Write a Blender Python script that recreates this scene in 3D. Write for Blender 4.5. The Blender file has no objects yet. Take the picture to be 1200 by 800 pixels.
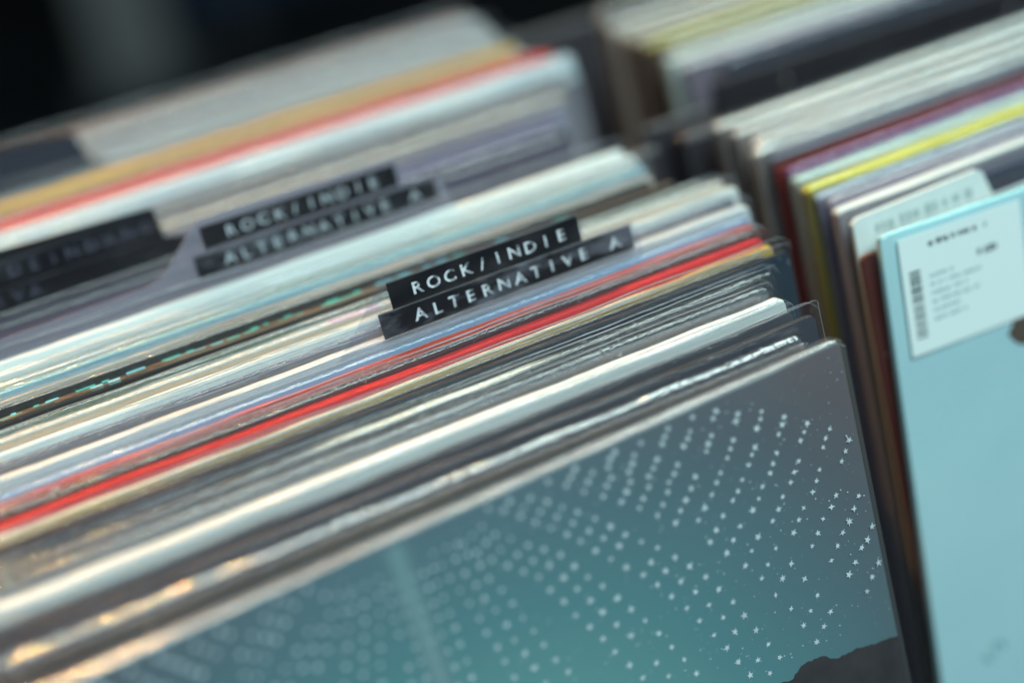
import bpy, math, random
import numpy as np
from mathutils import Matrix, Vector

random.seed(7)
SC = bpy.context.scene
COL = SC.collection
ZT = 0.95            # height of the record tops above the floor
LEAN = 20.0          # the records lean back against the partitions
BASE = ZT - 0.296    # height of the bin base the records stand on
HREC = 0.315

# ------------------------------------------------------------------ camera
def camera():
    f, Xs, Xv, Zb, D0 = 1667.0, .38, .30, .60, .31
    xr = math.sqrt((1 - Xv * Xv) / (1 + Xs * Xs))
    X = np.array([xr, xr * Xs, -Xv])
    n = math.hypot(X[0], X[1]); e = X[:2] / n; p = np.array([-e[1], e[0]])
    a = Xv * Zb / n; b = math.sqrt(1 - Zb * Zb - a * a)
    Zc = a * e + b * p
    Z = np.array([Zc[0], Zc[1], Zb]); Y = np.cross(Z, X)
    R = np.array([X, Y, Z])
    o = np.array([(985 - 600) / f * D0, 0, -D0])
    loc = -(R @ o)
    cd = bpy.data.cameras.new('camera'); co = bpy.data.objects.new('camera', cd); COL.objects.link(co)
    m = Matrix([[*R[i], loc[i]] for i in range(3)] + [[0, 0, 0, 1]])
    m[2][3] += ZT
    co.matrix_world = m
    cd.lens = 50; cd.sensor_width = 36; cd.clip_start = .01; cd.clip_end = 50
    cd.dof.use_dof = True; cd.dof.focus_distance = .3205; cd.dof.aperture_fstop = 2.5
    cd.dof.aperture_blades = 0
    SC.camera = co
camera()

# ------------------------------------------------------------------ world and lamps
W = bpy.data.worlds.new('World'); SC.world = W; W.use_nodes = True
bg = W.node_tree.nodes['Background']
bg.inputs[0].default_value = (.22, .38, .55, 1); bg.inputs[1].default_value = .10

def area(name, loc, target, sx, sy, power, col):
    d = bpy.data.lights.new(name, 'AREA'); d.shape = 'RECTANGLE'; d.size = sx; d.size_y = sy
    d.energy = power; d.color = col
    o = bpy.data.objects.new(name, d); COL.objects.link(o)
    o.location = Vector(loc) + Vector((0, 0, ZT))
    dirv = Vector(target) - Vector(loc)
    o.rotation_euler = dirv.to_track_quat('-Z', 'Y').to_euler()
    return o
area('ceiling_panel_lamp', (1.10, 1.45, 1.75), (0, .06, 0), 1.8, 1.1, 52, (.74, 1.0, .96))
area('front_fill_lamp', (.1, -.9, 1.9), (0, .06, 0), 1.8, 1.2, 58, (.76, .96, 1.0))  # added fill to brighten the front covers, not a known ceiling lamp
warm = area('warm_pendant_lamp', (-.30, 2.0, 1.40), (-.32, .08, 0), .10, .07, 2.4, (1.0, .44, .12))
warm.data.spread = math.radians(26)

SC.view_settings.view_transform = 'Standard'; SC.view_settings.look = 'None'
SC.view_settings.gamma = 1; SC.view_settings.exposure = 0.30; SC.view_settings.use_curve_mapping = False
SC.render.engine = 'CYCLES'
SC.cycles.use_denoising = True
SC.cycles.transparent_max_bounces = 40
SC.cycles.max_bounces = 8
SC.cycles.caustics_reflective = False; SC.cycles.caustics_refractive = False
SC.cycles.sample_clamp_indirect = 6

# ------------------------------------------------------------------ materials
def lin(c):
    if isinstance(c, str):
        c = c.lstrip('#'); c = [int(c[i:i + 2], 16) / 255 for i in (0, 2, 4)]
        c = [x / 12.92 if x <= .04045 else ((x + .055) / 1.055) ** 2.4 for x in c]
    return (*c[:3], 1)

class NT:
    def __init__(s, name):
        s.m = bpy.data.materials.new(name); s.m.use_nodes = True
        s.t = s.m.node_tree; s.t.nodes.clear()
        s.out = s.n('ShaderNodeOutputMaterial')
    def n(s, kind, **kw):
        nd = s.t.nodes.new(kind)
        for k, v in kw.items():
            if k.startswith('i_'):
                nd.inputs[k[2:].replace('_', ' ')].default_value = v
            else:
                setattr(nd, k, v)
        return nd
    def l(s, a, b): s.t.links.new(a, b)
    def noise(s, scale3, detail=3, rough=.55, seed=0.0, src='Object'):
        tc = s.n('ShaderNodeTexCoord'); mp = s.n('ShaderNodeMapping')
        mp.inputs['Scale'].default_value = scale3
        mp.inputs['Location'].default_value = (seed * 3.1, seed * 1.7, seed * 2.3)
        s.l(tc.outputs[src], mp.inputs[0])
        no = s.n('ShaderNodeTexNoise'); no.inputs['Scale'].default_value = 1
        no.inputs['Detail'].default_value = detail; no.inputs['Roughness'].default_value = rough
        s.l(mp.outputs[0], no.inputs['Vector'])
        return no.outputs['Fac']
    def ramp(s, fac, p0, p1, c0=(0, 0, 0, 1), c1=(1, 1, 1, 1)):
        r = s.n('ShaderNodeValToRGB'); r.color_ramp.elements[0].position = p0; r.color_ramp.elements[1].position = p1
        r.color_ramp.elements[0].color = c0; r.color_ramp.elements[1].color = c1
        s.l(fac, r.inputs[0]); return r.outputs[0]
    def mix(s, fac, a, b):
        m = s.n('ShaderNodeMix'); m.data_type = 'RGBA'
        if isinstance(fac, (int, float)): m.inputs[0].default_value = fac
        else: s.l(fac, m.inputs[0])
        for v, i in ((a, 6), (b, 7)):
            if isinstance(v, tuple): m.inputs[i].default_value = v
            else: s.l(v, m.inputs[i])
        return m.outputs[2]

def plain(name, col, rough=.5, metal=0, coat=0, var=.0, scale=80, spec=.5):
    t = NT(name); b = t.n('ShaderNodeBsdfPrincipled'); t.l(b.outputs[0], t.out.inputs[0])
    c = lin(col)
    b.inputs['Roughness'].default_value = rough; b.inputs['Metallic'].default_value = metal
    b.inputs['Coat Weight'].default_value = coat; b.inputs['Coat Roughness'].default_value = .15
    b.inputs['Specular IOR Level'].default_value = spec
    if var:
        n = t.noise((scale,) * 3, 4)
        t.l(t.mix(t.ramp(n, .3, .75), tuple(x * (1 - var) for x in c[:3]) + (1,), tuple(min(1, x * (1 + var)) for x in c[:3]) + (1,)), b.inputs['Base Color'])
    else:
        b.inputs['Base Color'].default_value = c
    return t.m

def face_mat(c1, c2=None, seed=0.0, gloss=.35):
    """printed jacket face: a soft uneven print between two inks, with light handling wear"""
    t = NT('jacket_face'); b = t.n('ShaderNodeBsdfPrincipled'); t.l(b.outputs[0], t.out.inputs[0])
    c2 = c2 or c1
    col = t.mix(t.ramp(t.noise((14, 14, 20), 3, seed=seed), .38, .64), lin(c1), lin(c2))
    col = t.mix(t.ramp(t.noise((420, 420, 420), 3, seed=seed + 2), .68, .80), col, lin('c9cdc8'))
    t.l(col, b.inputs['Base Color'])
    t.l(t.ramp(t.noise((25, 25, 40), 5, .65, seed=seed + 4), .35, .70, (gloss - .08,) * 3 + (1,), (gloss + .22,) * 3 + (1,)), b.inputs['Roughness'])
    return t.m

def edge_mat(c1, c2, c3=None, seed=0.0, stretch=30, lines=900, wear=.70, patches=(), streak=.62):
    """top fold of a jacket: inks that run along the fold in streaks, scuffed through to pale paper"""
    t = NT('jacket_edge'); b = t.n('ShaderNodeBsdfPrincipled'); t.l(b.outputs[0], t.out.inputs[0])
    a = t.noise((stretch, 260, 60), 4, seed=seed)
    col = t.mix(t.ramp(a, .42, .60), lin(c1), lin(c2))
    if c3:
        l3 = t.noise((stretch * .4, lines, lines), 2, seed=seed + 5)
        col = t.mix(t.ramp(l3, .56, .66), col, lin(c3))
    for (xa, xb, pc, soft) in patches:          # stretches of other print along the fold (mm)
        tc = t.n('ShaderNodeTexCoord'); sx = t.n('ShaderNodeSeparateXYZ'); t.l(tc.outputs['Object'], sx.inputs[0])
        up = t.n('ShaderNodeMapRange', interpolation_type='SMOOTHSTEP'); t.l(sx.outputs[0], up.inputs[0])
        up.inputs[1].default_value = (xa - soft) / 1000; up.inputs[2].default_value = (xa + soft) / 1000
        dn = t.n('ShaderNodeMapRange', interpolation_type='SMOOTHSTEP'); t.l(sx.outputs[0], dn.inputs[0])
        dn.inputs[1].default_value = (xb - soft) / 1000; dn.inputs[2].default_value = (xb + soft) / 1000; dn.inputs[3].default_value = 1; dn.inputs[4].default_value = 0
        ml = t.n('ShaderNodeMath', operation='MULTIPLY'); t.l(up.outputs[0], ml.inputs[0]); t.l(dn.outputs[0], ml.inputs[1])
        col = t.mix(ml.outputs[0], col, lin(pc))
    # stacked board and paper layers seen end on: thin darker lines along the fold
    ly = t.ramp(t.noise((stretch * .12, 2300, 500), 3, .6, seed=seed + 7), .40, .56, (streak,) * 3 + (1,), (1, 1, 1, 1))
    mu = t.n('ShaderNodeMix', blend_type='MULTIPLY'); mu.data_type = 'RGBA'; mu.inputs[0].default_value = 1
    t.l(col, mu.inputs[6]); t.l(ly, mu.inputs[7]); col = mu.outputs[2]
    sc = t.noise((190, 700, 700), 5, .7, seed=seed + 9)
    col = t.mix(t.ramp(sc, wear, wear + .10), col, lin('cfd6d0'))
    t.l(col, b.inputs['Base Color'])
    rr = t.ramp(t.noise((120, 500, 500), 3, seed=seed + 3), .3, .7, (.45,) * 3 + (1,), (.75,) * 3 + (1,))
    t.l(rr, b.inputs['Roughness'])
    b.inputs['Specular IOR Level'].default_value = .22
    bu = t.n('ShaderNodeBump'); bu.inputs['Strength'].default_value = .35; bu.inputs['Distance'].default_value = .0004
    t.l(t.noise((260, 900, 500), 4, seed=seed), bu.inputs['Height']); t.l(bu.outputs[0], b.inputs['Normal'])
    return t.m

def plastic_mat(name, haze=.008, refl=.05, edge=.6, rough=.06, bump=.3, bscale=(330, 60, 70), tint=(.97, .98, .985), det=2):
    t = NT(name)
    tr = t.n('ShaderNodeBsdfTransparent'); tr.inputs[0].default_value = (*tint, 1)
    gl = t.n('ShaderNodeBsdfGlossy'); gl.inputs['Roughness'].default_value = rough; gl.inputs[0].default_value = (1, 1, 1, 1)
    di = t.n('ShaderNodeBsdfDiffuse'); di.inputs[0].default_value = (.8, .83, .86, 1)
    bu = t.n('ShaderNodeBump'); bu.inputs['Strength'].default_value = bump; bu.inputs['Distance'].default_value = .0009
    t.l(t.noise(bscale, det, .5), bu.inputs['Height'])
    t.l(bu.outputs[0], gl.inputs['Normal'])
    lw = t.n('ShaderNodeLayerWeight'); lw.inputs[0].default_value = .5
    pw = t.n('ShaderNodeMath', operation='POWER'); pw.inputs[1].default_value = 4; t.l(lw.outputs['Facing'], pw.inputs[0])
    ma = t.n('ShaderNodeMath', operation='MULTIPLY_ADD'); ma.inputs[1].default_value = edge; ma.inputs[2].default_value = refl
    t.l(pw.outputs[0], ma.inputs[0])
    m1 = t.n('ShaderNodeMixShader'); m1.inputs[0].default_value = haze; t.l(tr.outputs[0], m1.inputs[1]); t.l(di.outputs[0], m1.inputs[2])
    m2 = t.n('ShaderNodeMixShader'); t.l(ma.outputs[0], m2.inputs[0]); t.l(m1.outputs[0], m2.inputs[1]); t.l(gl.outputs[0], m2.inputs[2])
    t.l(m2.outputs[0], t.out.inputs[0])
    return t.m

M_SLEEVE = plastic_mat('clear_sleeve')
M_WRAP = plastic_mat('shrink_wrap', haze=.005, refl=.078, edge=.5, rough=.06, bump=.75, bscale=(620, 320, 150), det=2)
M_WRINKLE = plastic_mat('wrinkled_wrap', haze=.04, refl=.27, edge=.5, rough=.12, bump=1.0, bscale=(700, 40, 40))
M_COVERWRAP = plastic_mat('cover_wrap', haze=.035, refl=.05, edge=.55, rough=.12, bump=.22, bscale=(60, 60, 40))
M_CLEAR = plastic_mat('clear_divider_plastic', haze=.025, refl=.03, edge=.3, rough=.2, bump=.05, tint=(.93, .93, .96))
M_CARD = plastic_mat('divider_plastic', haze=.36, refl=.05, edge=.4, rough=.25, bump=.05, tint=(.80, .80, .88))
for n_ in M_CARD.node_tree.nodes:
    if n_.type == 'BSDF_DIFFUSE': n_.inputs[0].default_value = (.34, .34, .39, 1)
def lip_mat():
    t = NT('sleeve_lip_plastic')
    tr = t.n('ShaderNodeBsdfTransparent')
    b = t.n('ShaderNodeBsdfPrincipled'); b.inputs['Base Color'].default_value = (.34, .37, .40, 1); b.inputs['Roughness'].default_value = .18
    mx = t.n('ShaderNodeMixShader')
    t.l(t.ramp(t.noise((45, 45, 45), 4), .40, .62, (.25,) * 3 + (1,), (.95,) * 3 + (1,)), mx.inputs[0])
    t.l(tr.outputs[0], mx.inputs[1]); t.l(b.outputs[0], mx.inputs[2]); t.l(mx.outputs[0], t.out.inputs[0])
    return t.m
M_LIP = lip_mat()

# ------------------------------------------------------------------ object helpers
def tag(o, label=None, cat=None, group=None, kind=None):
    if label: o['label'] = label
    if cat: o['category'] = cat
    if group: o['group'] = group
    if kind: o['kind'] = kind
    return o
def mesh_obj(name, V, F, mats, parent=None, smooth=False, fm=None):
    me = bpy.data.meshes.new(name)
    me.from_pydata([tuple(v) for v in V], [], [tuple(f) for f in F])
    for m in (mats if isinstance(mats, (list, tuple)) else [mats]): me.materials.append(m)
    if fm is not None: me.polygons.foreach_set('material_index', list(fm))
    if smooth: me.polygons.foreach_set('use_smooth', [True] * len(me.polygons))
    me.update()
    o = bpy.data.objects.new(name, me); COL.objects.link(o)
    if parent: o.parent = parent
    return o
def empty(name, loc, rot=(0, 0, 0)):
    o = bpy.data.objects.new(name, None); COL.objects.link(o)
    o.location = loc; o.rotation_euler = rot; o.empty_display_size = .02
    return o
def box_vf(x0, x1, y0, y1, z0, z1):
    V = [(x0, y0, z0), (x1, y0, z0), (x1, y1, z0), (x0, y1, z0), (x0, y0, z1), (x1, y0, z1), (x1, y1, z1), (x0, y1, z1)]
    F = [(0, 3, 2, 1), (4, 5, 6, 7), (0, 1, 5, 4), (1, 2, 6, 5), (2, 3, 7, 6), (3, 0, 4, 7)]
    return V, F
def bevel_box(name, x0, x1, y0, y1, z0, z1, mat, parent=None, r=.0008):
    V, F = box_vf(x0, x1, y0, y1, z0, z1)
    o = mesh_obj(name, V, F, mat, parent)
    md = o.modifiers.new('bevel', 'BEVEL'); md.width = r; md.segments = 2
    return o
def prism(name, pts, y0, y1, mat, parent=None):
    """outline in x,z extruded from y0 (front) to y1"""
    n = len(pts)
    V = [(x, y0, z) for x, z in pts] + [(x, y1, z) for x, z in pts]
    F = [tuple(range(n)), tuple(range(2 * n - 1, n - 1, -1))] + [(i, i + n, (i + 1) % n + n, (i + 1) % n) for i in range(n)]
    o = mesh_obj(name, V, F, mat, parent)
    return o
def wav(seed, wl, k=4):
    r = random.Random(seed)
    cs = [(r.uniform(.6, 1.6) * 2 * math.pi / wl, r.uniform(0, 6.28), r.uniform(.4, 1)) for _ in range(k)]
    s = sum(c[2] for c in cs)
    return lambda x: sum(a * np.sin(f * x + p) for f, p, a in cs) / s

# ------------------------------------------------------------------ setting: floor and what stands far behind
M_FLOOR = plain('dark_floor', '0c0d0f', .9, spec=.05, var=.25, scale=6)
fl = mesh_obj('floor', [(-8, -4, 0), (8, -4, 0), (8, 12, 0), (-8, 12, 0)], [(0, 1, 2, 3)], M_FLOOR)
tag(fl, kind='structure')
nb = empty('navy_screen', (.82, 2.45, 0)); tag(nb, 'dark navy standing board on the floor behind the record bins', 'board')
bevel_box('panel', -.52, .75, 0, .03, .04, 1.0, plain('navy_board', '1d2838', .9, spec=.1), nb, .004)
for sx in (-.45, .66): bevel_box('foot', sx, sx + .06, -.12, .15, 0, .04, plain('board_foot', '16181c', .6), nb, .004)
gp = empty('grey_post', (.185, 2.30, 0)); tag(gp, 'pale grey blurred post on the dark floor behind the bins', 'post')
bevel_box('post', -.075, .065, -.05, .05, .03, .50, plain('post_paint', '656665', .8, spec=.2), gp, .01)
bevel_box('foot_plate', -.11, .10, -.08, .08, 0, .03, plain('post_foot', '2b2d2f', .5), gp, .006)

# ------------------------------------------------------------------ record bin
M_BIN = plain('black_bin_paint', '24252a', .42, var=.2, scale=40)
M_RAIL = plain('charcoal_board', '27262b', .5, var=.15, scale=60)
BIN = empty('record_bin', (0, 0, 0)); tag(BIN, 'black browser bin with sloping boards holding the rows of records', 'bin')
bx0, bx1, by0, by1 = -.420, .375, -.150, .300
bevel_box('base_board', bx0, bx1, by0, by1, BASE - .020, BASE - .0022, M_BIN, BIN)
bevel_box('front_panel', bx0, bx1, by0 - .012, by0 - .0005, BASE - .020, BASE + .10, M_BIN, BIN)
bevel_box('back_panel', bx0, bx1, by1 + .0005, by1 + .012, BASE - .020, BASE + .22, M_BIN, BIN)
bevel_box('side_panel', bx0 - .0125, bx0 - .0005, by0 - .012, by1 + .012, BASE - .020, BASE + .16, M_BIN, BIN)
bevel_box('side_panel', bx1 + .0005, bx1 + .0125, by0 - .012, by1 + .012, BASE - .020, BASE + .16, M_BIN, BIN)
bevel_box('column_divider', .0215, .0255, by0 + .001, by1 - .001, BASE - .002, ZT - .20, M_BIN, BIN)
for lx in (bx0 + .01, bx1 - .05):
    for ly in (by0 + .01, by1 - .05):
        bevel_box('leg', lx, lx + .04, ly, ly + .04, 0, BASE - .0205, M_BIN, BIN, .002)
SINL, COSL = math.sin(math.radians(LEAN)), math.cos(math.radians(LEAN))
def sloping_board(x0, x1, ytop, t, htop):
    o = bevel_box('sloping_board', x0, x1, 0, t, 0, htop, M_RAIL, BIN, .0015)
    o.location = (0, ytop - htop * SINL, BASE + .0005); o.rotation_euler = (math.radians(-LEAN), 0, 0)
sloping_board(bx0 + .001, .0205, .1098, .0062, .305)
sloping_board(.0265, bx1 - .001, .1075, .0085, .307)
rail = bevel_box('cross_rail', .0207, .0438, 0, .004, .225, .3065, M_RAIL, BIN, .001)
rail.location = (0, .1188 - .3065 * SINL, BASE + .0005); rail.rotation_euler = (math.radians(-LEAN), 0, 0)
sloping_board(bx0 + .001, .0205, .2255, .008, .290)
sloping_board(.0265, bx1 - .001, .2255, .008, .290)

# ------------------------------------------------------------------ records
def profile(t, H, r):
    pts = [(0, 0), (0, H * .5), (0, H * .85), (0, H - .012), (0, H - r)]
    for k in range(1, 5):
        a = k / 5 * math.pi / 2
        pts.append((r * (1 - math.cos(a)), H - r + r * math.sin(a)))
    n_front = len(pts)
    pts.append((r, H)); pts.append((t - r, H))
    for k in range(1, 5):
        a = k / 5 * math.pi / 2
        pts.append((t - r + r * math.sin(a), H - r + r * math.cos(a)))
    pts += [(t, H - r), (t, H - .012), (t, H * .5), (t, 0)]
    return pts, n_front
def columns(w, ext, step):
    xs = list(np.arange(-w + .004, -.004, step))
    ends = [0, .0003, .0008, .0016, .0027, .004]
    xs = sorted(set([round(-e, 5) for e in ends] + [round(-w + e, 5) for e in ends] + [round(x, 5) for x in xs]))
    return xs
def jacket(t, H, w, mats, parent, seed, bow):
    r = min(t * .30, .0008)
    pts, nf = profile(t, H, r)
    xs = columns(w, 0, .006)
    bw = wav(seed, .16); nz = wav(seed + 50, .03)
    V = []; F = []; fm = []
    n = len(pts)
    for x in xs:
        d = min(-x, x + w); cr = .0012
        drop = cr - math.sqrt(max(0, cr * cr - max(0, cr - d) ** 2)) if d < cr else 0
        yo = bow * ((x / w) ** 2) + .0004 * bw(x)
        pinch = 1 - .25 * max(0, 1 - d / .02)
        for (y, z) in pts:
            k = z / H
            V.append((x, (y - t / 2) * pinch + t / 2 + yo * k, z - (drop + .00018 * nz(x)) * (k > .5)))
    for i in range(len(xs) - 1):
        for j in range(n - 1):
            F.append((i * n + j, (i + 1) * n + j, (i + 1) * n + j + 1, i * n + j + 1))
            fm.append(1 if nf - 4 <= j < n - 5 else 0)
        F.append((i * n + n - 1, (i + 1) * n + n - 1, (i + 1) * n, i * n)); fm.append(0)
    F.append(tuple(range(n))); fm.append(0)
    F.append(tuple(range((len(xs) - 1) * n + n - 1, (len(xs) - 1) * n - 1, -1))); fm.append(0)
    o = mesh_obj('jacket', V, F, mats, parent, True, fm)
    md = o.modifiers.new('split', 'EDGE_SPLIT'); md.split_angle = math.radians(50)
    return o, (lambda x: bow * ((x / w) ** 2) + .0004 * bw(x))
def tube(path, rad):
    V = []; F = []
    for p in path:
        for k in range(4):
            a = math.pi / 4 + k * math.pi / 2
            V.append((p[0], p[1] + rad * math.cos(a), p[2] + rad * math.sin(a)))
    for i in range(len(path) - 1):
        for k in range(4):
            F.append((i * 4 + k, (i + 1) * 4 + k, (i + 1) * 4 + (k + 1) % 4, i * 4 + (k + 1) % 4))
    return V, F
def open_sleeve(t, H, w, parent, seed, yo, ext=.0035, side=.003, mat=None):
    r = random.Random(seed); side = r.uniform(.0010, .0028)
    lf, lb = r.uniform(-.0002, .0014), r.uniform(-.0004, .0010)
    xs = np.concatenate([np.array([-w - side, -w - side * .6]), np.arange(-w, 0, .0016), np.array([0, side * .35, side * .7, side * .92, side])])
    w1, w2, w3, w4 = wav(seed, .012), wav(seed + 1, .012), wav(seed + 2, .05), wav(seed + 3, .05)
    for nm, (sgn, base, ln, wa, wb) in {'f': (-1, -.00035, lf, w1, w3), 'b': (1, t + .00035, -lb, w2, w4)}.items():
        hs = ext * r.uniform(.55, 1.0)
        V = []; lip = []
        zr = [0, .10, .22, H - .012, H - .004, H - .001, H + hs * .35, H + hs * .7, H + hs]
        for x in xs:
            over = max(0, x, -w - x) / side
            y0 = base * (1 - over ** 2) + (t / 2) * over ** 2
            cr = .0030
            e = max(0, (x - (side - cr)) / cr); e = max(e, (-w - x - (side - cr)) / cr)
            drop = cr * (1 - math.sqrt(max(0, 1 - e * e))) if e > 0 else 0
            for z in zr:
                s = max(0, (z - (H - .006)) / (hs + .006))
                z2 = z + (hs * .10 * wb(x) * s if z > H else 0) - (drop if z > H - .002 else drop * s)
                V.append((x, y0 + yo(x) * z / H + ln * s * s + .00022 * wa(x) * s + sgn * .0001 * wb(x), z2))
            lip.append(V[-1])
        m = len(zr); F = []
        for i in range(len(xs) - 1):
            for j in range(m - 1):
                F.append((i * m + j, (i + 1) * m + j, (i + 1) * m + j + 1, i * m + j + 1))
        s_o = mesh_obj('sleeve_sheet', V, F, mat or M_SLEEVE, parent, True)
        tv, tf = tube(lip, .00013)
        mesh_obj('sleeve_lip', tv, tf, M_LIP, s_o, True)
def wrap_sleeve(t, H, w, parent, seed, yo, mat, amp=.00012, lift=.0003, freq=.006):
    pts, nf = profile(t + 2 * lift, H + lift, min(.0007, t * .3))
    pts = [(y - lift, z) for y, z in pts]
    xs = np.concatenate([[-w - lift], np.arange(-w, 0, .0016), [0, lift]])
    wa, wb, wc = wav(seed, freq), wav(seed + 4, freq * 1.7), wav(seed + 6, .03)
    n = len(pts); V = []; F = []
    for x in xs:
        d = min(lift - x, x + w + lift); cr = .0016
        drop = cr - math.sqrt(max(0, cr * cr - max(0, cr - d) ** 2)) if d < cr else 0
        for j, (y, z) in enumerate(pts):
            k = max(0, (z - (H - .02)) / .02)
            V.append((x, y + yo(x) * z / H + amp * .5 * wb(x) * k, z - drop * (z > .1) + amp * (wa(x) * .5 + .5 + .5 * wc(x)) * k * (1.3 if nf <= j <= nf + 1 else .6)))
    for i in range(len(xs) - 1):
        for j in range(n - 1):
            F.append((i * n + j, (i + 1) * n + j, (i + 1) * n + j + 1, i * n + j + 1))
    for i0 in (0, len(xs) - 1):
        for j in range(n // 2 - 1):
            F.append((i0 * n + j, i0 * n + j + 1, i0 * n + n - 2 - j, i0 * n + n - 1 - j))
    return mesh_obj('shrink_wrap', V, F, mat, parent, True)

RECN = [0]
def record(side, y, t, x, dh, face, edge, sleeve, label, group, yaw=0.0, roll=0.0, bow=None, ext=.0035, lean=LEAN, gloss=.35, wear=.70, stretch=30, patches=(), streak=.62):
    """side 'R': x is the right end of the jacket; side 'L': x is its left end (mm)"""
    RECN[0] += 1; seed = RECN[0] * 13
    H = HREC + dh / 1000; t = (t - (.6 if t < 3 else .95)) / 1000; w = HREC + random.uniform(-.0012, .0012)
    sl, cl = math.sin(math.radians(lean)), math.cos(math.radians(lean))
    xr = x / 1000 if side == 'R' else x / 1000 + w
    root = empty('vinyl_record', (xr, y / 1000 - HREC * sl, BASE), (math.radians(-lean), math.radians(roll), math.radians(yaw)))
    root.rotation_mode = 'XYZ'
    tag(root, label, 'record', group)
    f = face if isinstance(face, (tuple, list)) else (face, face)
    e = list(edge) + [None] * (3 - len(edge))
    if streak == .62 and any(q in label for q in ('white', 'mint', 'yellow', 'red ')): streak = .76
    mats = [face_mat(f[0], f[1], seed * .37, gloss), edge_mat(e[0], e[1], e[2], seed * .37, wear=wear, stretch=stretch, patches=patches, streak=streak)]
    bow = random.uniform(-.0008, .0005) if bow is None else bow
    jk, yo = jacket(t, H, w, mats, root, seed, bow)
    if sleeve == 'open': open_sleeve(t, H, w, root, seed, yo, ext)
    elif sleeve == 'wrap': wrap_sleeve(t, H, w, root, seed, yo, M_WRAP)
    elif sleeve == 'both':
        wrap_sleeve(t, H, w, root, seed, yo, M_WRAP); open_sleeve(t + .0008, H, w, root, seed, lambda q: yo(q) - .0004, .0022)
    elif sleeve == 'wrinkle': wrap_sleeve(t, H, w, root, seed, yo, M_WRINKLE, .0003, .0005, .0032)
    elif sleeve == 'cover': wrap_sleeve(t, H, w, root, seed, yo, M_COVERWRAP, .00015, .0004, .02)
    return root, H, w, t

GF, GB, GR, GQ = 'records in the rock section bin', 'records in the bin behind the sloping board', 'records in the neighbouring column', 'records in the rear bin of the neighbouring column'
WHT = 'd6dcd6'
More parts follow.
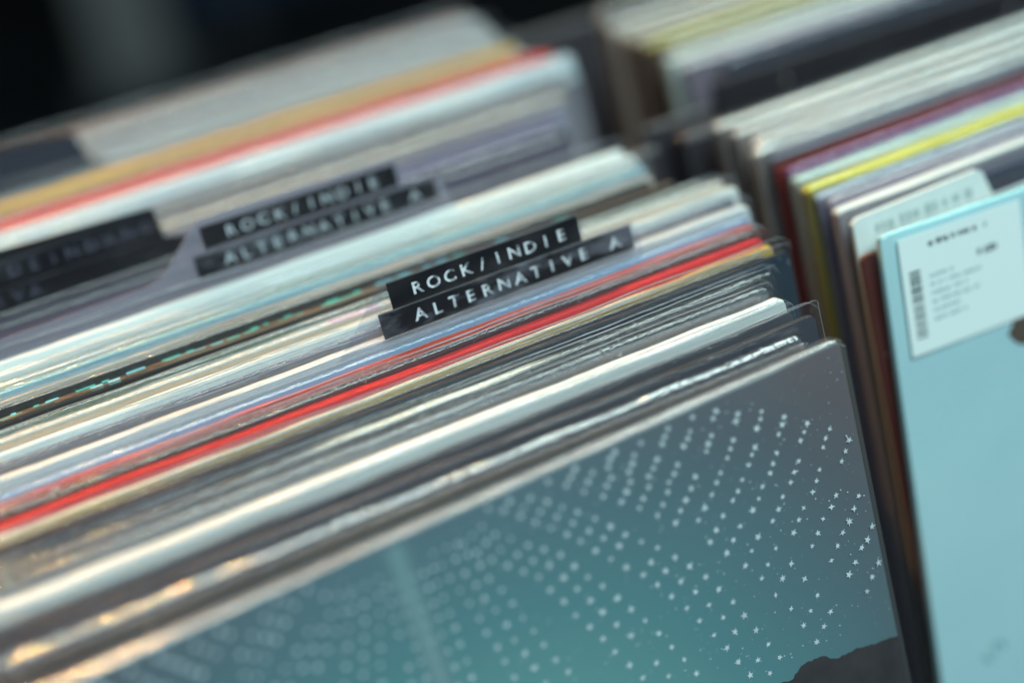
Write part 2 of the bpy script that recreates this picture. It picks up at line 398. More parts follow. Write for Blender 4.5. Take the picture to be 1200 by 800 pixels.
# y, thickness, right end, extra height, face, edge colours, sleeve, label
LF = [
 (5.2, 3.0, -7.0, .3, '30343c', ('2c2e36', '454a52', '1c1d24'), 'wrinkle', 'record in crinkled shiny wrap directly behind the starry cover', {}),
 (10.3, 3.6, 1.0, .4, '3a3d45', ('2c2c31', '45484d', '19191d'), 'open', 'dark grey record in loose clear sleeve, second behind the starry cover', dict(ext=.004)),
 (14.9, 2.6, -2.0, -.2, '45464c', ('38383c', '505458', '222226'), 'open', 'grey record in front of the thick white record', {}),
 (18.6, 5.6, -1.0, .6, WHT, ('d5ddd8', 'e2e8e3', 'bcc4c0'), 'wrap', 'thick white record with broad bright top edge', dict(wear=.9, streak=.85)),
 (25.2, 3.6, -1.5, .2, '5c6066', ('363b40', '6c767a', '191c1f'), 'wrap', 'silver grey mottled record behind the thick white one', {}),
 (29.8, 4.2, 3.0, .0, '3a3c3e', ('262928', '1c1e1e', '343834'), 'both', 'dark record whose top edge fades to cream along its middle', dict(patches=((-112, -62, 'ccd3c4', 9),))),
 (34.6, 2.4, 11.0, .5, '23303a', ('17191f', '262a30', '4a5258'), 'open', 'dark slate record jutting out past its neighbours, in front of the yellow edge', {}),
 (37.5, 1.7, 6.0, -.4, '3a3640', ('1b1a21', '2e2c36', '575b62'), 'both', 'thin black record with pale scuffed lines, beside the yellow edge', {}),
 (39.7, 2.4, 9.5, .0, 'c9a64a', ('c6c6ac', 'd0cfb6', 'a8a890'), None, 'thin cream record with a yellow end in front of the glossy red one', dict(streak=.8, patches=((-34, 20, 'd6a83c', 14),))),
 (42.1, 4.6, 9.0, .7, 'b02a30', ('a8141a', 'b41a20', '9c1218'), 'open', 'glossy bright red record with white shine along its top', dict(wear=.85, stretch=6, streak=.8)),
 (46.6, 2.9, 10.0, .1, '23282a', ('121517', '1c2424', '42574f'), 'wrap', 'black record flecked with green between the two red ones', {}),
 (49.9, 2.3, 11.0, .2, 'b8432f', ('b83a2c', 'c24632', 'b83a2c'), None, 'matt orange red record behind the black flecked one', dict(wear=.8, streak=.85)),
 (52.6, 3.2, 12.0, .1, '7f9cb8', ('86a3bd', '6a88a8', 'a9b8c4'), 'wrap', 'thin light blue record in front of the sharp lettered divider', dict(streak=.8)),
 (57.3, 5.0, 15.0, .2, 'b9c0c2', ('bcc4c4', 'd6dcd9', '9aa0a2'), 'open', 'pale grey white record just behind the sharp lettered divider', {}),
 (62.8, 2.8, 14.0, -.1, '565464', ('38374a', '555366', '75727e'), 'wrap', 'slate violet record between two pale ones', {}),
 (66.2, 4.2, 17.5, .3, WHT, ('cfd8d2', 'e0e6e0', 'b9c0bc'), 'open', 'mint white record with a blunt pale end', dict(wear=.9)),
 (71.0, 3.9, 16.5, .0, 'd0b79a', ('c9cec4', 'd6dad0', 'b4b8ae'), 'wrap', 'pale record with blush pink and tan stretches along its top', dict(streak=.85, patches=((-110, -97, 'd3b9c6', .6), (-88, -66, 'c9a070', 4)))),
 (75.1, 2.0, 12.0, -.4, '3d5a44', ('8d9a88', 'b4bcae', '6d7a68'), 'wrap', 'dark green record in clear wrap in front of the black teal printed one', dict(patches=((-340, -112, '35583f', .8),))),
 (77.3, 5.0, 6.0, .4, '24221f', ('23211f', '39332c', '5e5142'), None, 'black record printed with teal blocks along its top', {}),
 (82.5, 2.3, 1.0, .2, '2c2a26', ('2a2622', '4a4034', '8a765a'), 'wrap', 'black brown record glinting gold, behind the teal printed one', {}),
 (85.4, 2.3, 3.0, .0, 'cdbfae', ('d0c6b4', 'b9a48c', '5a4c3e'), 'open', 'thin cream record in front of the sky blue one', {}),
 (88.5, 2.8, 3.5, .3, '86bccb', ('8fc6cf', 'a5d3d6', '7fb3c4'), 'wrap', 'sky blue record in front of the thick pale records', dict(wear=.85)),
 (92.2, 2.4, 2.0, -.2, 'c5cbb4', ('c2cec6', 'b9b890', 'd4dcd2'), 'wrap', 'pale mint record with an olive line, behind the sky blue one', {}),
 (95.0, 4.4, 4.5, .4, WHT, ('d8dfd8', 'e3e9e3', 'c6cdc6'), 'wrap', 'white record behind the olive lined mint one', dict(wear=.9, streak=.85)),
 (99.3, 4.2, 3.0, .8, WHT, ('d2dad4', 'e0e7e0', 'c0c8c2'), 'open', 'white record touching the front of the blurred lettered divider', dict(wear=.9, streak=.85)),
]
for (y, t, x, dh, fc, ed, slv, lab, kw) in LF:
    if slv == 'wrap' and 2.3 <= t < 4.2: slv = 'both'
    r_, H_, w_, t_ = record('R', y, t, x, dh, fc, ed, slv, lab, GF, **kw)
    if 'teal blocks' in lab:
        rr = random.Random(5); m = plain('teal_print', '2f8c86', .6, spec=.15); m2 = plain('sky_print', '5aa0b0', .6, spec=.15)
        blocks = [(-.178, -.1705, m), (-.168, -.1640, m), (-.1550, -.1520, m2), (-.1508, -.1480, m2), (-.1370, -.1275, m2), (-.1262, -.1232, m2), (-.1222, -.1190, m), (-.1180, -.1140, m), (-.1095, -.1070, m), (-.1055, -.1030, m), (-.0985, -.088, m), (-.0800, -.0775, m), (-.0765, -.0740, m)]
        blocks = [(a, b, .06, .50, mm) for a, b, mm in blocks]
        q = -.185
        while q < -.03:
            d = rr.choice([.0012, .0018, .003, .0045]); blocks.append((q, q + d, .58, .94, rr.choice([m, m2, m]))); q += d + rr.choice([.0015, .004, .009, .014])
        for (a, b, f0, f1, mm) in blocks:
            V, F = box_vf(a, b, t_ * f0, t_ * f1, H_ - .0006, H_ + .00012)
            V = [(v[0], v[1], v[2] - (.00045 if v[1] < t_ * .1 and v[2] > H_ else 0)) for v in V]
            mesh_obj('printed_block', V, F, mm, r_)
LB = [
 (116.2, 4.0, -6.0, .0, '4a4a5a', ('4e4e5e', '5c5c6c', '40404e'), 'wrap', 'slate lavender record leaning right behind the sloping board', dict(patches=((-400, -104, '131217', 6),))),
 (120.8, 3.8, -3.0, .4, '3c3a44', ('5e5e6e', '737384', '4a4a58'), 'wrap', 'slate and black record glinting copper in front of the dark lettered divider', dict(patches=((-400, -104, '1c1817', 6),))),
 (127.6, 4.2, -2.0, .3, '77748a', ('7b7a8c', '8d8c9c', '6a687a'), 'open', 'lavender grey record behind the dark lettered divider', {}),
 (132.8, 4.6, 3.0, .3, '8d8c9a', ('9b9ca6', '8a8896', 'b4b6bc'), 'open', 'pale lilac grey record in front of the cream one', {}),
 (138.4, 4.2, 6.0, .0, '8d8a86', ('c9c6b0', 'd6d2b8', '9a9894'), 'wrap', 'cream record with warm pale end, in the rear bin', {}),
 (143.7, 4.0, 14.0, .2, '6b6a70', ('6c6b70', '85848a', '55545a'), 'wrap', 'mid grey record behind the cream one', {}),
 (148.8, 3.2, 13.0, .0, '7d7873', ('6f6c6c', '8a8682', '5a5858'), 'open', 'brown grey record in front of the ice blue ones', {}),
 (153.1, 4.8, 17.0, .3, 'b3c6cc', ('8fa0ac', 'c6d8da', 'a6b9c2'), 'wrap', 'ice blue and grey record with bright patches', dict(patches=((-108, -84, 'd3e6e6', 2), (-62, -20, 'cfe2e4', 6)))),
 (159.2, 4.8, 19.0, .6, 'cfdcdc', ('c2d3d6', 'dbe6e4', 'aebfc6'), 'wrap', 'ice white record in front of the coral red one', dict(wear=.9)),
 (164.9, 5.0, 15.0, .6, 'b8524c', ('c82a1a', 'd63c24', 'b82c1c'), None, 'coral red record in the rear bin', dict(wear=.95, streak=.95)),
 (170.4, 4.0, 11.0, .0, '8b8285', ('8b8486', 'a09a9a', '6f686c'), 'wrap', 'mauve grey record between the coral and ochre ones', {}),
 (175.3, 5.4, 8.0, .5, 'b0924a', ('c48e08', 'd8a80c', 'b07c0c'), None, 'ochre yellow record in the rear bin', dict(wear=.95, streak=.95)),
 (181.4, 4.2, 10.0, .0, 'a9aaa6', ('8c8d8a', 'a3a5a0', '6c6c6d'), 'open', 'light grey record just behind the ochre one', {}),
 (191.0, 4.4, 8.0, .2, 'b5b8b4', ('d0d5d0', 'dde1dc', 'a8aaaa'), 'wrap', 'pale grey record behind the navy tab', {}),
 (196.8, 4.6, 9.0, .0, '7c7a7c', ('706e70', '8a888a', '5c5a5c'), 'open', 'darker stone grey record, third from the rear of its bin', {}),
 (202.6, 5.0, 8.5, .3, 'b9beba', ('ccd2ce', 'dce2dc', 'a8aaa9'), 'wrap', 'grey white record, second from the rear of its bin', {}),
 (208.8, 4.4, 7.0, .2, '8f807a', ('8c827e', 'a39a96', '776c68'), 'open', 'mauve brown record at the very rear of its bin', {}),
]
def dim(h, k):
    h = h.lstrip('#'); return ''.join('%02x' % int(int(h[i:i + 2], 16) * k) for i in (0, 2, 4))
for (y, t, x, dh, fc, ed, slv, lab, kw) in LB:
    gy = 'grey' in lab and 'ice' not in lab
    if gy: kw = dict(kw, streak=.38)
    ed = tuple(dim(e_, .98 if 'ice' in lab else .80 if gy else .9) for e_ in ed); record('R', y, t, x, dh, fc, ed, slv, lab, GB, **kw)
RF = [
 (30.2, 2.2, 27.5, -4.5, '4a2622', ('6a3a2c', '8a5a40', '3a2420'), None, 'brown and maroon record right behind the turquoise cover', {}),
 (36.6, 4.4, 33.5, -.6, '2a2a3c', ('2e3040', '44475a', '23232e'), 'open', 'dark navy record behind the white paper tab', {}),
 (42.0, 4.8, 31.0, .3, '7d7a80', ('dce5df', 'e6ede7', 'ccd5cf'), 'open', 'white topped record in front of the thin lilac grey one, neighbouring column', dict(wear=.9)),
 (47.8, 2.4, 33.0, .0, '7a6a84', ('a5a3aa', 'b9b8bd', '8a8790'), 'wrap', 'thin pale lilac grey record behind a white topped one', {}),
 (50.8, 3.0, 31.5, .2, '5f5f70', ('a9bfd6', 'c4cdd6', '8d9cba'), 'wrap', 'pale periwinkle blue record in front of the lemon yellow one', {}),
 (54.3, 5.2, 31.0, .6, '6f6c2a', ('d8d236', 'e2de48', 'ccc634'), 'wrap', 'lemon yellow record in the neighbouring column', dict(wear=.85)),
 (59.4, 5.2, 31.5, .5, '86877e', ('b5d6cf', 'c6dfd8', 'a3c6c2'), 'wrap', 'mint green white record between the yellow and purple ones', dict(wear=.88)),
 (65.6, 3.6, 32.5, .2, '4a2350', ('76407c', '8f5a90', '5e3466'), 'wrap', 'purple record in the neighbouring column', dict(wear=.85)),
 (70.2, 2.4, 31.5, -.4, '5e2220', ('7a2a24', '8a3a30', '3a1a1a'), None, 'thin dark red record behind the purple one', {}),
 (73.4, 3.2, 33.0, .0, '1e1d24', ('6f7688', '8a90a0', '4a4e5c'), 'open', 'black sided record with slate blue top', {}),
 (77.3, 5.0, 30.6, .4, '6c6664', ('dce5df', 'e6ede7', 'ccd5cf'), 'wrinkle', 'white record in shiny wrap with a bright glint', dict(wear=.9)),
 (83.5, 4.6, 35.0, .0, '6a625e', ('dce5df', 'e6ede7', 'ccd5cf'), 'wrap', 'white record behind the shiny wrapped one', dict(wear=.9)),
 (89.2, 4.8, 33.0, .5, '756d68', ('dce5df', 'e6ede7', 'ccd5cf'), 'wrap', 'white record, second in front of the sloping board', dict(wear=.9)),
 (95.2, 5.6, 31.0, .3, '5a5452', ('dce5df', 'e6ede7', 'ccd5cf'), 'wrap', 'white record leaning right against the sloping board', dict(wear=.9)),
]
for (y, t, x, dh, fc, ed, slv, lab, kw) in RF: record('L', y, t + (.55 if 'white' in lab or 'yellow' in lab else 0), x, dh, fc, ed, slv, lab, GR, **kw)
RB = [
 (120.0, 4.6, 45.0, -1.0, '1a191e', ('2a282f', '34323a', '201e24'), None, 'charcoal violet record right behind the sloping board, rear column', {}),
 (126.0, 5.0, 52.0, .5, '1f2838', ('232c3c', '303a4c', '1a202c'), 'wrap', 'dark navy record behind the charcoal violet one, rear column', {}),
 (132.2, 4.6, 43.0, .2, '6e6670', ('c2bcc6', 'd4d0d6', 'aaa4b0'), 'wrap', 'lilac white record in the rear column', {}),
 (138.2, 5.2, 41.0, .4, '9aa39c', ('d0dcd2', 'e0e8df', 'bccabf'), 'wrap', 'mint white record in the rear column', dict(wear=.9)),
 (144.8, 4.4, 46.0, .0, '231c1a', ('d6dbcd', 'e4e8da', 'c2c6b8'), 'wrap', 'white topped record with black side in the rear column', dict(wear=.9)),
 (150.6, 4.6, 42.0, .3, '3a2a20', ('d6d45e', 'e2e284', 'c2c24e'), 'wrap', 'pale yellow record in the rear column', {}),
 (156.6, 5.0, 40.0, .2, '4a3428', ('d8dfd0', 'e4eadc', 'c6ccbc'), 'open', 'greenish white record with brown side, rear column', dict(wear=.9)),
 (163.0, 4.6, 39.0, .2, '5a4030', ('c2b79a', 'cfc6ac', '9a8c70'), 'wrap', 'sand coloured record in the rear column', {}),
 (169.0, 5.0, 38.5, .4, '9b958c', ('cdd3cc', 'dbe0da', 'b9bfb8'), 'wrap', 'off white record, third from the end of the rear column', dict(wear=.9)),
 (175.4, 4.6, 40.0, .0, '2a2623', ('8f8a84', 'a39e98', '6e6964'), 'open', 'grey brown record, second from the end of the rear column', {}),
 (181.4, 5.0, 41.0, .3, '7c766e', ('b4b4ac', 'c6c6be', '9a9a92'), 'wrap', 'pale putty record at the end of the rear column', {}),
]
for (y, t, x, dh, fc, ed, slv, lab, kw) in RB: record('L', y, t + (.55 if 'white' in lab or 'yellow' in lab else 0), x, dh, fc, ed, slv, lab, GQ, **kw)

# ------------------------------------------------------------------ front record: night sky cover
def star_record():
    t, H, w, lean, yaw = .0036, HREC, .3150, LEAN, 1.7
    root = empty('vinyl_record', (0, -HREC * SINL * math.cos(math.radians(yaw)), BASE), (math.radians(-lean), 0, math.radians(yaw)))
    root.location.x = HREC * SINL * math.sin(math.radians(yaw))
    tag(root, 'record with a night sky cover of white stars above a dark mountain', 'record', GF)
    # printed sky: grey violet at the corner, teal towards the glow low on the cover
    nt = NT('night_sky_print'); b = nt.n('ShaderNodeBsdfPrincipled'); nt.l(b.outputs[0], nt.out.inputs[0])
    tc = nt.n('ShaderNodeTexCoord'); mp = nt.n('ShaderNodeMapping'); nt.l(tc.outputs['Object'], mp.inputs[0])
    mp.inputs['Location'].default_value = (.105 * 7.2, 0, -(H - .105) * 7.2); mp.inputs['Scale'].default_value = (7.2, 0, 7.2)
    gr = nt.n('ShaderNodeTexGradient', gradient_type='SPHERICAL'); nt.l(mp.outputs[0], gr.inputs[0])
    ns = nt.noise((16, 16, 16), 4)
    mm = nt.n('ShaderNodeMath', operation='MULTIPLY_ADD'); mm.inputs[1].default_value = .10; nt.l(ns, mm.inputs[0]); nt.l(gr.outputs['Fac'], mm.inputs[2])
    rp = nt.n('ShaderNodeValToRGB'); el = rp.color_ramp.elements
    for i_, (p_, c_) in enumerate([(.05, '5d5558'), (.17, '545c62'), (.30, '4f6d74'), (.48, '4f8387'), (.75, '68a49c')]):
        e_ = el[i_] if i_ < 2 else el.new(p_)
        e_.position = p_; e_.color = lin(c_)
    nt.l(mm.outputs[0], rp.inputs[0])
    fine = nt.ramp(nt.noise((1500, 1500, 1500), 2), .72, .80)
    nt.l(nt.mix(fine, rp.outputs[0], lin('6f8288')), b.inputs['Base Color'])
    b.inputs['Roughness'].default_value = .35
    jk, yo = jacket(t, H, w, [nt.m, edge_mat('5c6266', '8c9698', 'b9c4c3', 3.3, streak=.8)], root, 991, -.0012)
    C = (-.105, H - .105)
    ink = plain('star_ink', 'd0dddf', .4, var=.22, scale=260)
    rr = random.Random(3)
    V = []; F = []
    def star(x, z, r, y=-.00008):
        k0 = len(V); n = rr.choice([5, 5, 6, 4]); a0 = rr.uniform(0, 6.28)
        V.append((x, yo(x) * z / H + y, z))
        for i in range(2 * n):
            q = r * (rr.uniform(.75, 1.25) if i % 2 == 0 else .42); a = a0 + i * math.pi / n
            V.append((x + q * math.cos(a), yo(x) * z / H + y, z + q * math.sin(a)))
        for i in range(2 * n): F.append((k0, k0 + 1 + i, k0 + 1 + (i + 1) % (2 * n)))
    ridge = [(-.060, -.098), (-.050, -.090), (-.0435, -.0838), (-.0385, -.0765), (-.0345, -.0712), (-.0300, -.0722), (-.0262, -.0700), (-.0215, -.0702), (-.0165, -.0730), (-.0115, -.0728), (-.0068, -.0742), (0, -.0752)]
    fine_r = []
    for (a, za), (c_, zc) in zip(ridge, ridge[1:]):
        for q in range(6):
            u = q / 6; fine_r.append((a + (c_ - a) * u, za + (zc - za) * u + (rr.uniform(-.0004, .0003) if q else 0)))
    ridge = fine_r + [ridge[-1]]
    def ridge_z(x):
        for (a, za), (c_, zc) in zip(ridge, ridge[1:]):
            if a <= x <= c_: return za + (zc - za) * (x - a) / (c_ - a)
        return -.098 - (-.060 - x) * .8 if x < -.06 else -.0752
    # strings of star triples that fall away to both sides like a fountain from the top of the print (mm)
    strings = [
        ([(-104, -9), (-104, -40), (-103, -75)], (2.7, .2), 3.9),
        ([(-98.5, -6), (-97, -10), (-94.3, -17.9), (-91.6, -25.8), (-88.6, -36.6), (-85, -48), (-80, -64)], (3.9, -.2), 4.1),
        ([(-93, -5.5), (-92, -7), (-86.6, -12.6), (-78.5, -19.8), (-72.3, -30.7), (-65.5, -42.6), (-60, -54), (-54, -68)], (3.3, 1.4), 4.4),
        ([(-90, 1), (-84, -2), (-78.2, -6.9), (-69.8, -14.4), (-61.3, -23.9), (-54.6, -31.2), (-47, -42), (-41, -54), (-35, -68)], (2.4, 2.0), 4.6),
        ([(-74, 0), (-68, -4), (-58, -11.5), (-48, -20), (-38, -30.5), (-30, -41), (-24, -52), (-17, -68)], (2.0, 2.1), 5.4),
        ([(-60, -3), (-47.8, -11.3), (-38.4, -17.8), (-29, -25.5), (-20.2, -34.7), (-10, -47.6), (-3, -59)], (1.7, 2.0), 6.2),
        ([(-52, -1), (-43, -5.2), (-33.2, -11.8), (-22.8, -19.8), (-13.1, -28.5), (-2.6, -42.4), (0, -48)], (1.5, 2.0), 6.6),
        ([(-40, 0), (-28.7, -5.6), (-17.4, -13.4), (-6.8, -21.4), (-1, -30)], (1.4, 2.0), 6.9)]
    for sgn in (1, -1):
        for pts_, hv, stp in strings:
            carry = rr.uniform(0, 2)
            for (xa, za), (xb, zb) in zip(pts_, pts_[1:]):
                L = math.hypot(xb - xa, zb - za); q = carry
                while q < L:
                    xm, zm = xa + (xb - xa) * q / L, za + (zb - za) * q / L
                    g = .60 + min(.70, .016 * max(0, -zm))
                    for k in (-1, 0, 1):
                        dx = xm + 107 + k * hv[0] * g + rr.uniform(-.22, .22)
                        x = (-107 + sgn * dx) / 1000; z = H + (zm + k * hv[1] * g + rr.uniform(-.22, .22)) / 1000
                        if -.3 < x < -.0008 and z < H - .0018 and z - H > ridge_z(x) + .002 and rr.random() > .03:
                            star(x, z, rr.uniform(.00068, .00104) * (.62 + .38 * min(1, math.hypot(xm + 106, zm) / 48)))
                    q += stp * (.8 + .3 * min(1, -zm / 40))
                carry = q - L
    for _ in range(1500):
        x = rr.uniform(-.17, -.001); z = H - rr.uniform(.002, .11)
        if z - H > ridge_z(x) + .002: star(x, z, rr.choice([.00009, .00012, .00012, .00018, .00026]))
    tag(mesh_obj('star_print', V, F, ink, jk), kind='stuff')
    # pale beam printed down the sky
    bt = NT('beam_ink'); pb = bt.n('ShaderNodeBsdfPrincipled'); pb.inputs['Base Color'].default_value = lin('86acae'); pb.inputs['Roughness'].default_value = .45
    tc = bt.n('ShaderNodeTexCoord'); sx = bt.n('ShaderNodeSeparateXYZ'); bt.l(tc.outputs['Object'], sx.inputs[0])
    m1 = bt.n('ShaderNodeMath', operation='MULTIPLY_ADD'); m1.inputs[1].default_value = .030; m1.inputs[2].default_value = .1083 - .030 * H; bt.l(sx.outputs[2], m1.inputs[0])
    m2_ = bt.n('ShaderNodeMath', operation='ADD'); bt.l(sx.outputs[0], m2_.inputs[0]); bt.l(m1.outputs[0], m2_.inputs[1])
    m3 = bt.n('ShaderNodeMath', operation='ABSOLUTE'); bt.l(m2_.outputs[0], m3.inputs[0])
    mr = bt.n('ShaderNodeMapRange', interpolation_type='SMOOTHSTEP'); bt.l(m3.outputs[0], mr.inputs[0])
    mr.inputs[1].default_value = .0002; mr.inputs[2].default_value = .0042; mr.inputs[3].default_value = .62; mr.inputs[4].default_value = 0
    bx = bt.n('ShaderNodeMixShader'); tb = bt.n('ShaderNodeBsdfTransparent')
    bt.l(mr.outputs[0], bx.inputs[0]); bt.l(tb.outputs[0], bx.inputs[1]); bt.l(pb.outputs[0], bx.inputs[2]); bt.l(bx.outputs[0], bt.out.inputs[0])
    yb = yo(-.108)
    mesh_obj('beam_print', [(-.1140, yb - .00016, H - .0015), (-.1140, yb - .00016, H - .075), (-.0990, yb - .00016, H - .075), (-.0990, yb - .00016, H - .0015)], [(0, 1, 2, 3)], bt.m, jk)
    pts = [(x, H + z) for x, z in ridge] ; pts = [(-.09, H - .122)] + pts + [(0, H - .17), (-.12, H - .17)]
    V = [(x - .0002, yo(x) * z / H - .0001, z) for x, z in pts]
    mt = plain('mountain_ink', '272122', .45, var=.6, scale=140)
    cx = [(-.06, H - .165)]
    Vm = V + [(-.05, -.0001, H - .13)]
    k = len(V); mesh_obj('mountain_print', Vm, [(k, (i + 1) % k, i) for i in range(k)], mt, jk)
    wrap_sleeve(t, H, w, root, 77, yo, M_COVERWRAP, .00022, .0006, .02)
star_record()

# ------------------------------------------------------------------ turquoise record with price sticker
def turquoise_record():
    t, H, w = .0026, HREC, .315
    xl, y = .0308, .0262
    roll = 2.2
    a = math.radians(roll)
    # stands on its lower corner line, tipped a little in its own plane
    root = empty('vinyl_record', (xl - .0118, y - HREC * SINL, BASE + .0012), (math.radians(-LEAN), 0, 0))
    root.rotation_euler = (Matrix.Rotation(math.radians(-LEAN), 3, 'X') @ Matrix.Rotation(a, 3, 'Y')).to_euler()
    tag(root, 'turquoise record carrying a white price sticker at the front of the neighbouring column', 'record', GR)
    holder = root
    mats = [face_mat('a6cfd3', 'aed5d6', 2.0, .3), edge_mat('7cc6cc', '98d3d4', 'a8dcdc', 2.0, wear=.9)]
    # jacket runs from x=-w..0: shift through a local offset
    jk, yo = jacket(t, H, w, mats, root, 555, 0.0)
    jk.location.x = w
    wr = wrap_sleeve(t, H, w, root, 556, yo, M_COVERWRAP, .0002, .0004, .02); wr.location.x = w
    def P(x0, x1, z0, z1, d0, d1, mat, name, parent):
        V, F = box_vf(x0 - w, x1 - w, d0, d1, H + z0, H + z1); return mesh_obj(name, V, F, mat, parent)
    paper = plain('sticker_paper', 'd6e6e2', .5)
    st = P(.0040, .0408, -.0318, -.0018, -.0007, -.00042, paper, 'price_sticker', jk)
    ink = plain('sticker_ink', '4d5a5e', .6); soft = plain('sticker_grey_ink', '9db3b3', .6)
    rr = random.Random(11)
    V = []; F = []
    def rect(x0, x1, z0, z1):
        k = len(V); v, f = box_vf(x0 - w, x1 - w, -.00078, -.00072, H + z0, H + z1); V.extend(v); F.extend([tuple(i + k for i in q) for q in f])
    z = -.0105
    while z > -.0275:
        h = rr.choice([.0002, .0003, .0004, .0007]); rect(.0060, .0092, z - h, z); z -= h + rr.choice([.0002, .0003, .0005])
    mesh_obj('barcode', V, F, ink, st)
    def strokes(x0, x1, zc, h, mat, name):
        V.clear(); F.clear(); x = x0
        while x < x1:
            d = rr.uniform(.0006, .0016); rect(x, min(x + d, x1), zc - h * rr.uniform(.3, .5), zc + h * rr.uniform(.3, .5)); x += d + rr.choice([.0003, .0004, .0010])
        mesh_obj(name, list(V), list(F), mat, st)
    strokes(.0125, .0270, -.0050, .0016, ink, 'text_line'); strokes(.0292, .0302, -.0050, .0016, soft, 'text_line')
    strokes(.0265, .0325, -.0112, .0022, plain('sticker_price_ink', '63757a', .6), 'text_line')
    for i, (x1) in enumerate([.0190, .0270, .0225, .0260, .0200, .0215]): strokes(.0118, x1, -.0130 - i * .0022, .0011, soft, 'text_line')
    br = plain('brown_emblem', '4a3a28', .5, var=.2, scale=300)
    pts = [(.0345, -.0300), (.0385, -.0285), (.0450, -.0300), (.0456, -.0382), (.0405, -.0405), (.0356, -.0384), (.0332, -.0352), (.0352, -.0328)]
    prism('brown_emblem', [(x - w, H + z) for x, z in pts], -.00035, -.0001, br, jk)
    # small grey scribble low on the cover
    sc = plain('scribble_ink', '5f8f96', .5)
    path = [(.0125 + .0011 * i + .0012 * math.sin(i * 2.1), -.1225 + .0022 * math.sin(i * 1.45) + .0004 * i) for i in range(8)]
    V2 = []; F2 = []
    for i, (x, z) in enumerate(path):
        V2 += [(x - w, -.00012, H + z), (x - w + .0005, -.00012, H + z + .0005)]
        if i: F2.append((2 * i - 2, 2 * i, 2 * i + 1, 2 * i - 1))
    mesh_obj('signature_print', V2, F2, sc, jk)
turquoise_record()

# ------------------------------------------------------------------ dividers
_letters = {}
def letter_mesh(ch):
    if ch in _letters: return _letters[ch]
    cu = bpy.data.curves.new('letter', 'FONT'); cu.body = ch; cu.size = .0039; cu.extrude = .00012; cu.offset = .00007
    cu.align_x = 'CENTER'; cu.resolution_u = 3
    ob = bpy.data.objects.new('letter', cu); COL.objects.link(ob)
    dg = bpy.context.evaluated_depsgraph_get(); dg.update()
    me = bpy.data.meshes.new_from_object(ob.evaluated_get(dg))
    bpy.data.objects.remove(ob)
    me.transform(Matrix.Rotation(math.radians(90), 4, 'X') @ Matrix.Diagonal((1.12, 1, 1, 1)))
    _letters[ch] = me
    return me
def tape_mat(name, col, smudge, amount, seed):
    t = NT(name); b = t.n('ShaderNodeBsdfPrincipled'); t.l(b.outputs[0], t.out.inputs[0])
    n = t.noise((70, 70, 170), 5, .6, seed=seed)
    t.l(t.mix(t.ramp(n, amount, amount + .2), lin(col), lin(smudge)), b.inputs['Base Color'])
    t.l(t.ramp(n, .4, .7, (.3,) * 3 + (1,), (.6,) * 3 + (1,)), b.inputs['Roughness'])
    return t.m
def divider(y, outline, tapes, label, card_mat, lettermat, tapemats, cat='divider', group='lettered divider cards'):
    root = empty('divider_card', (0, y / 1000 - HREC * SINL, BASE), (math.radians(-LEAN), 0, 0))
    tag(root, label, cat, group)
    H = HREC
    # keep the foot of the card on the base
    pts = [(-.322, .0), (outline[0][0] / 1000, .0)] + [(x / 1000, H + z / 1000) for x, z in outline]
    prism('card', pts, 0, .0006, card_mat, root)
    rm = random.Random(y)
    for (x0, x1, z0, z1, text, xa, pitch), tm in zip(tapes, tapemats):
        V = []; F = []; n = 24; ww = wav(y + z0, .03)
        for i in range(n + 1):
            x = x0 + (x1 - x0) * i / n
            for yy, zz in ((-.00018, z0), (-.00045, z0 + .3), (-.00045, z1 - .3), (-.00018, z1)):
                V.append((x / 1000, yy + .00006 * ww(x / 1000), H + zz / 1000))
            if i:
                for j in range(3): F.append(((i - 1) * 4 + j, i * 4 + j, i * 4 + j + 1, (i - 1) * 4 + j + 1))
        F.append((0, 1, 2, 3)); F.append((4 * n + 3, 4 * n + 2, 4 * n + 1, 4 * n))
        tp = mesh_obj('label_tape', V, F, tm, root)
        for i, ch in enumerate(text):
            if ch == ' ': continue
            lo = bpy.data.objects.new('letter', letter_mesh(ch)); COL.objects.link(lo); lo.parent = tp
            if not lo.data.materials: lo.data.materials.append(lettermat)
            lo.material_slots[0].link = 'OBJECT'; lo.material_slots[0].material = lettermat
            zc = (z0 + z1) / 2 - 1.4
            lo.location = ((xa + i * pitch) / 1000, -.00052, H + zc / 1000 + rm.uniform(-.00012, .00012))
            lo.rotation_euler = (0, math.radians(rm.uniform(-3, 3)), 0)
def letter_mat(name, col, worn, seed):
    t = NT(name); b = t.n('ShaderNodeBsdfPrincipled'); t.l(b.outputs[0], t.out.inputs[0])
    n = t.noise((500, 500, 500), 3, seed=seed)
    t.l(t.mix(t.ramp(n, .46, .64), lin(col), lin(worn)), b.inputs['Base Color']); b.inputs['Roughness'].default_value = .5
    return t.m
L_W = letter_mat('white_emboss', 'ccd6da', '5a6269', 1.0)
L_M = letter_mat('faded_emboss', 'a3adb2', '5a6268', 5.0)
L_G = letter_mat('grey_emboss', '4a4b58', '343644', 2.0)
TB = tape_mat('black_tape', '14161b', '23262c', .55, 1.0)
TS = tape_mat('scuffed_black_tape', '17191e', '5c6069', .48, 2.0)
TG = tape_mat('worn_black_tape', '1b1d22', '4c5058', .50, 3.0)
TK = tape_mat('dull_black_tape', '14161c', '1d2028', .5, 4.0)
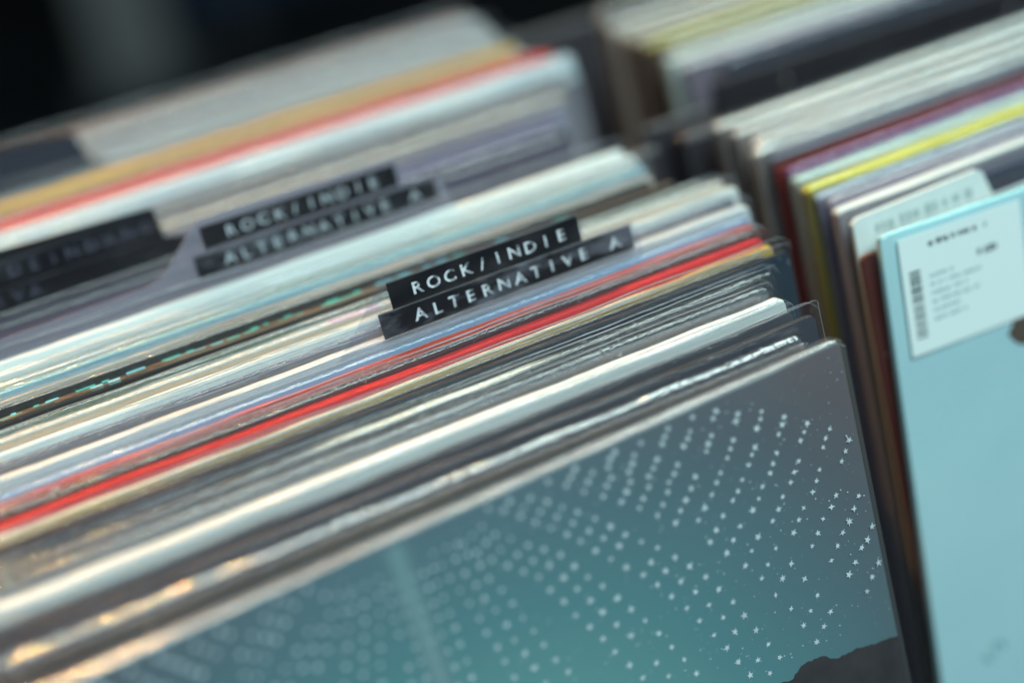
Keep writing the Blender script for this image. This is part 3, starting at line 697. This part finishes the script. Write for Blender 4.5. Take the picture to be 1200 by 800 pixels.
divider(56.0, [(0, -1.5), (-16.5, -.8), (-18.0, 7.6), (-30.8, 7.9), (-31.4, 14.4), (-80.6, 15.4), (-81.8, 14.2), (-93.5, 2.5), (-97, -.6), (-322, -2.5)],
        [(-85.0, -19.0, 1.0, 7.1, 'ALTERNATIVE A', -75.3, 4.28), (-81.2, -32.0, 7.12, 13.6, 'ROCK/INDIE', -74.4, 4.16)],
        'clear divider with crisp ROCK/INDIE ALTERNATIVE A tape labels, between light blue and pale records', M_CLEAR, L_W, (TS, TB))
divider(103.4, [(0, -1.5), (-46, -.5), (-48.5, 8.0), (-58.0, 9.0), (-58.6, 15.6), (-110.6, 16.6), (-112.5, 15.6), (-123.0, 6.0), (-128, 4.6), (-322, 1.0)],
        [(-115.0, -50.0, 2.4, 7.9, 'ALTERNATIVE A', -106.3, 4.18), (-111.4, -59.4, 8.9, 14.6, 'ROCK/INDIE', -104.0, 4.24)],
        'clear divider with blurred ROCK/INDIE tape labels standing behind a pair of white records', M_CARD, L_M, (TG, TB))
M_BLACKCARD = plain('black_card', '15171d', .4, var=.2, scale=80)
divider(126.2, [(-92, -7), (-104, -3.0), (-109.5, 1.5), (-117.5, 3.4), (-118.2, 11.5), (-322, 19)],
        [(-200, -118.8, 4.4, 10.2, 'DEINDXNO', -155.0, 4.85), (-200, -119.6, -1.8, 3.6, 'ALTERNATIVA', -196.0, 4.4)],
        'solid black divider with barely legible grey lettering, rising behind the copper glinting record', M_BLACKCARD, L_G, (TK, TK))
divider(187.4, [(0, -6), (-118, -3.0), (-124.5, 1.0), (-126.2, 9.0), (-322, 16)], [], 'dark navy blank divider tab among the grey records of the rear bin', plain('navy_card', '182230', .5), L_G, ())
# white paper tab in the neighbouring column
root = empty('divider_card', (.0292, .0340 - HREC * SINL, BASE), (math.radians(-LEAN), 0, 0))
tag(root, 'white paper tab with faint writing behind the turquoise record', 'divider', 'lettered divider cards')
pap = plain('tab_paper', 'c9d6d2', .55, var=.06, scale=120)
prism('card', [(0, 0), (.312, 0), (.312, HREC - .006), (.0420, HREC - .005), (.0395, HREC + .0022), (.0380, HREC + .0030), (.0012, HREC + .0022), (0, HREC + .0010)], 0, .0012, pap, root)
rr = random.Random(4); V = []; F = []
x = .006
while x < .034:
    d = rr.uniform(.001, .0025); k = len(V); v, f = box_vf(x, x + d, -.0001, -.00002, HREC - .0030 - rr.uniform(0, .0005), HREC - .0010 + rr.uniform(0, .0006)); V += v; F += [tuple(i + k for i in q) for q in f]; x += d + rr.choice([.0005, .0005, .0016])
mesh_obj('faint_writing', V, F, plain('faint_ink', '9fb0ae', .6), root)
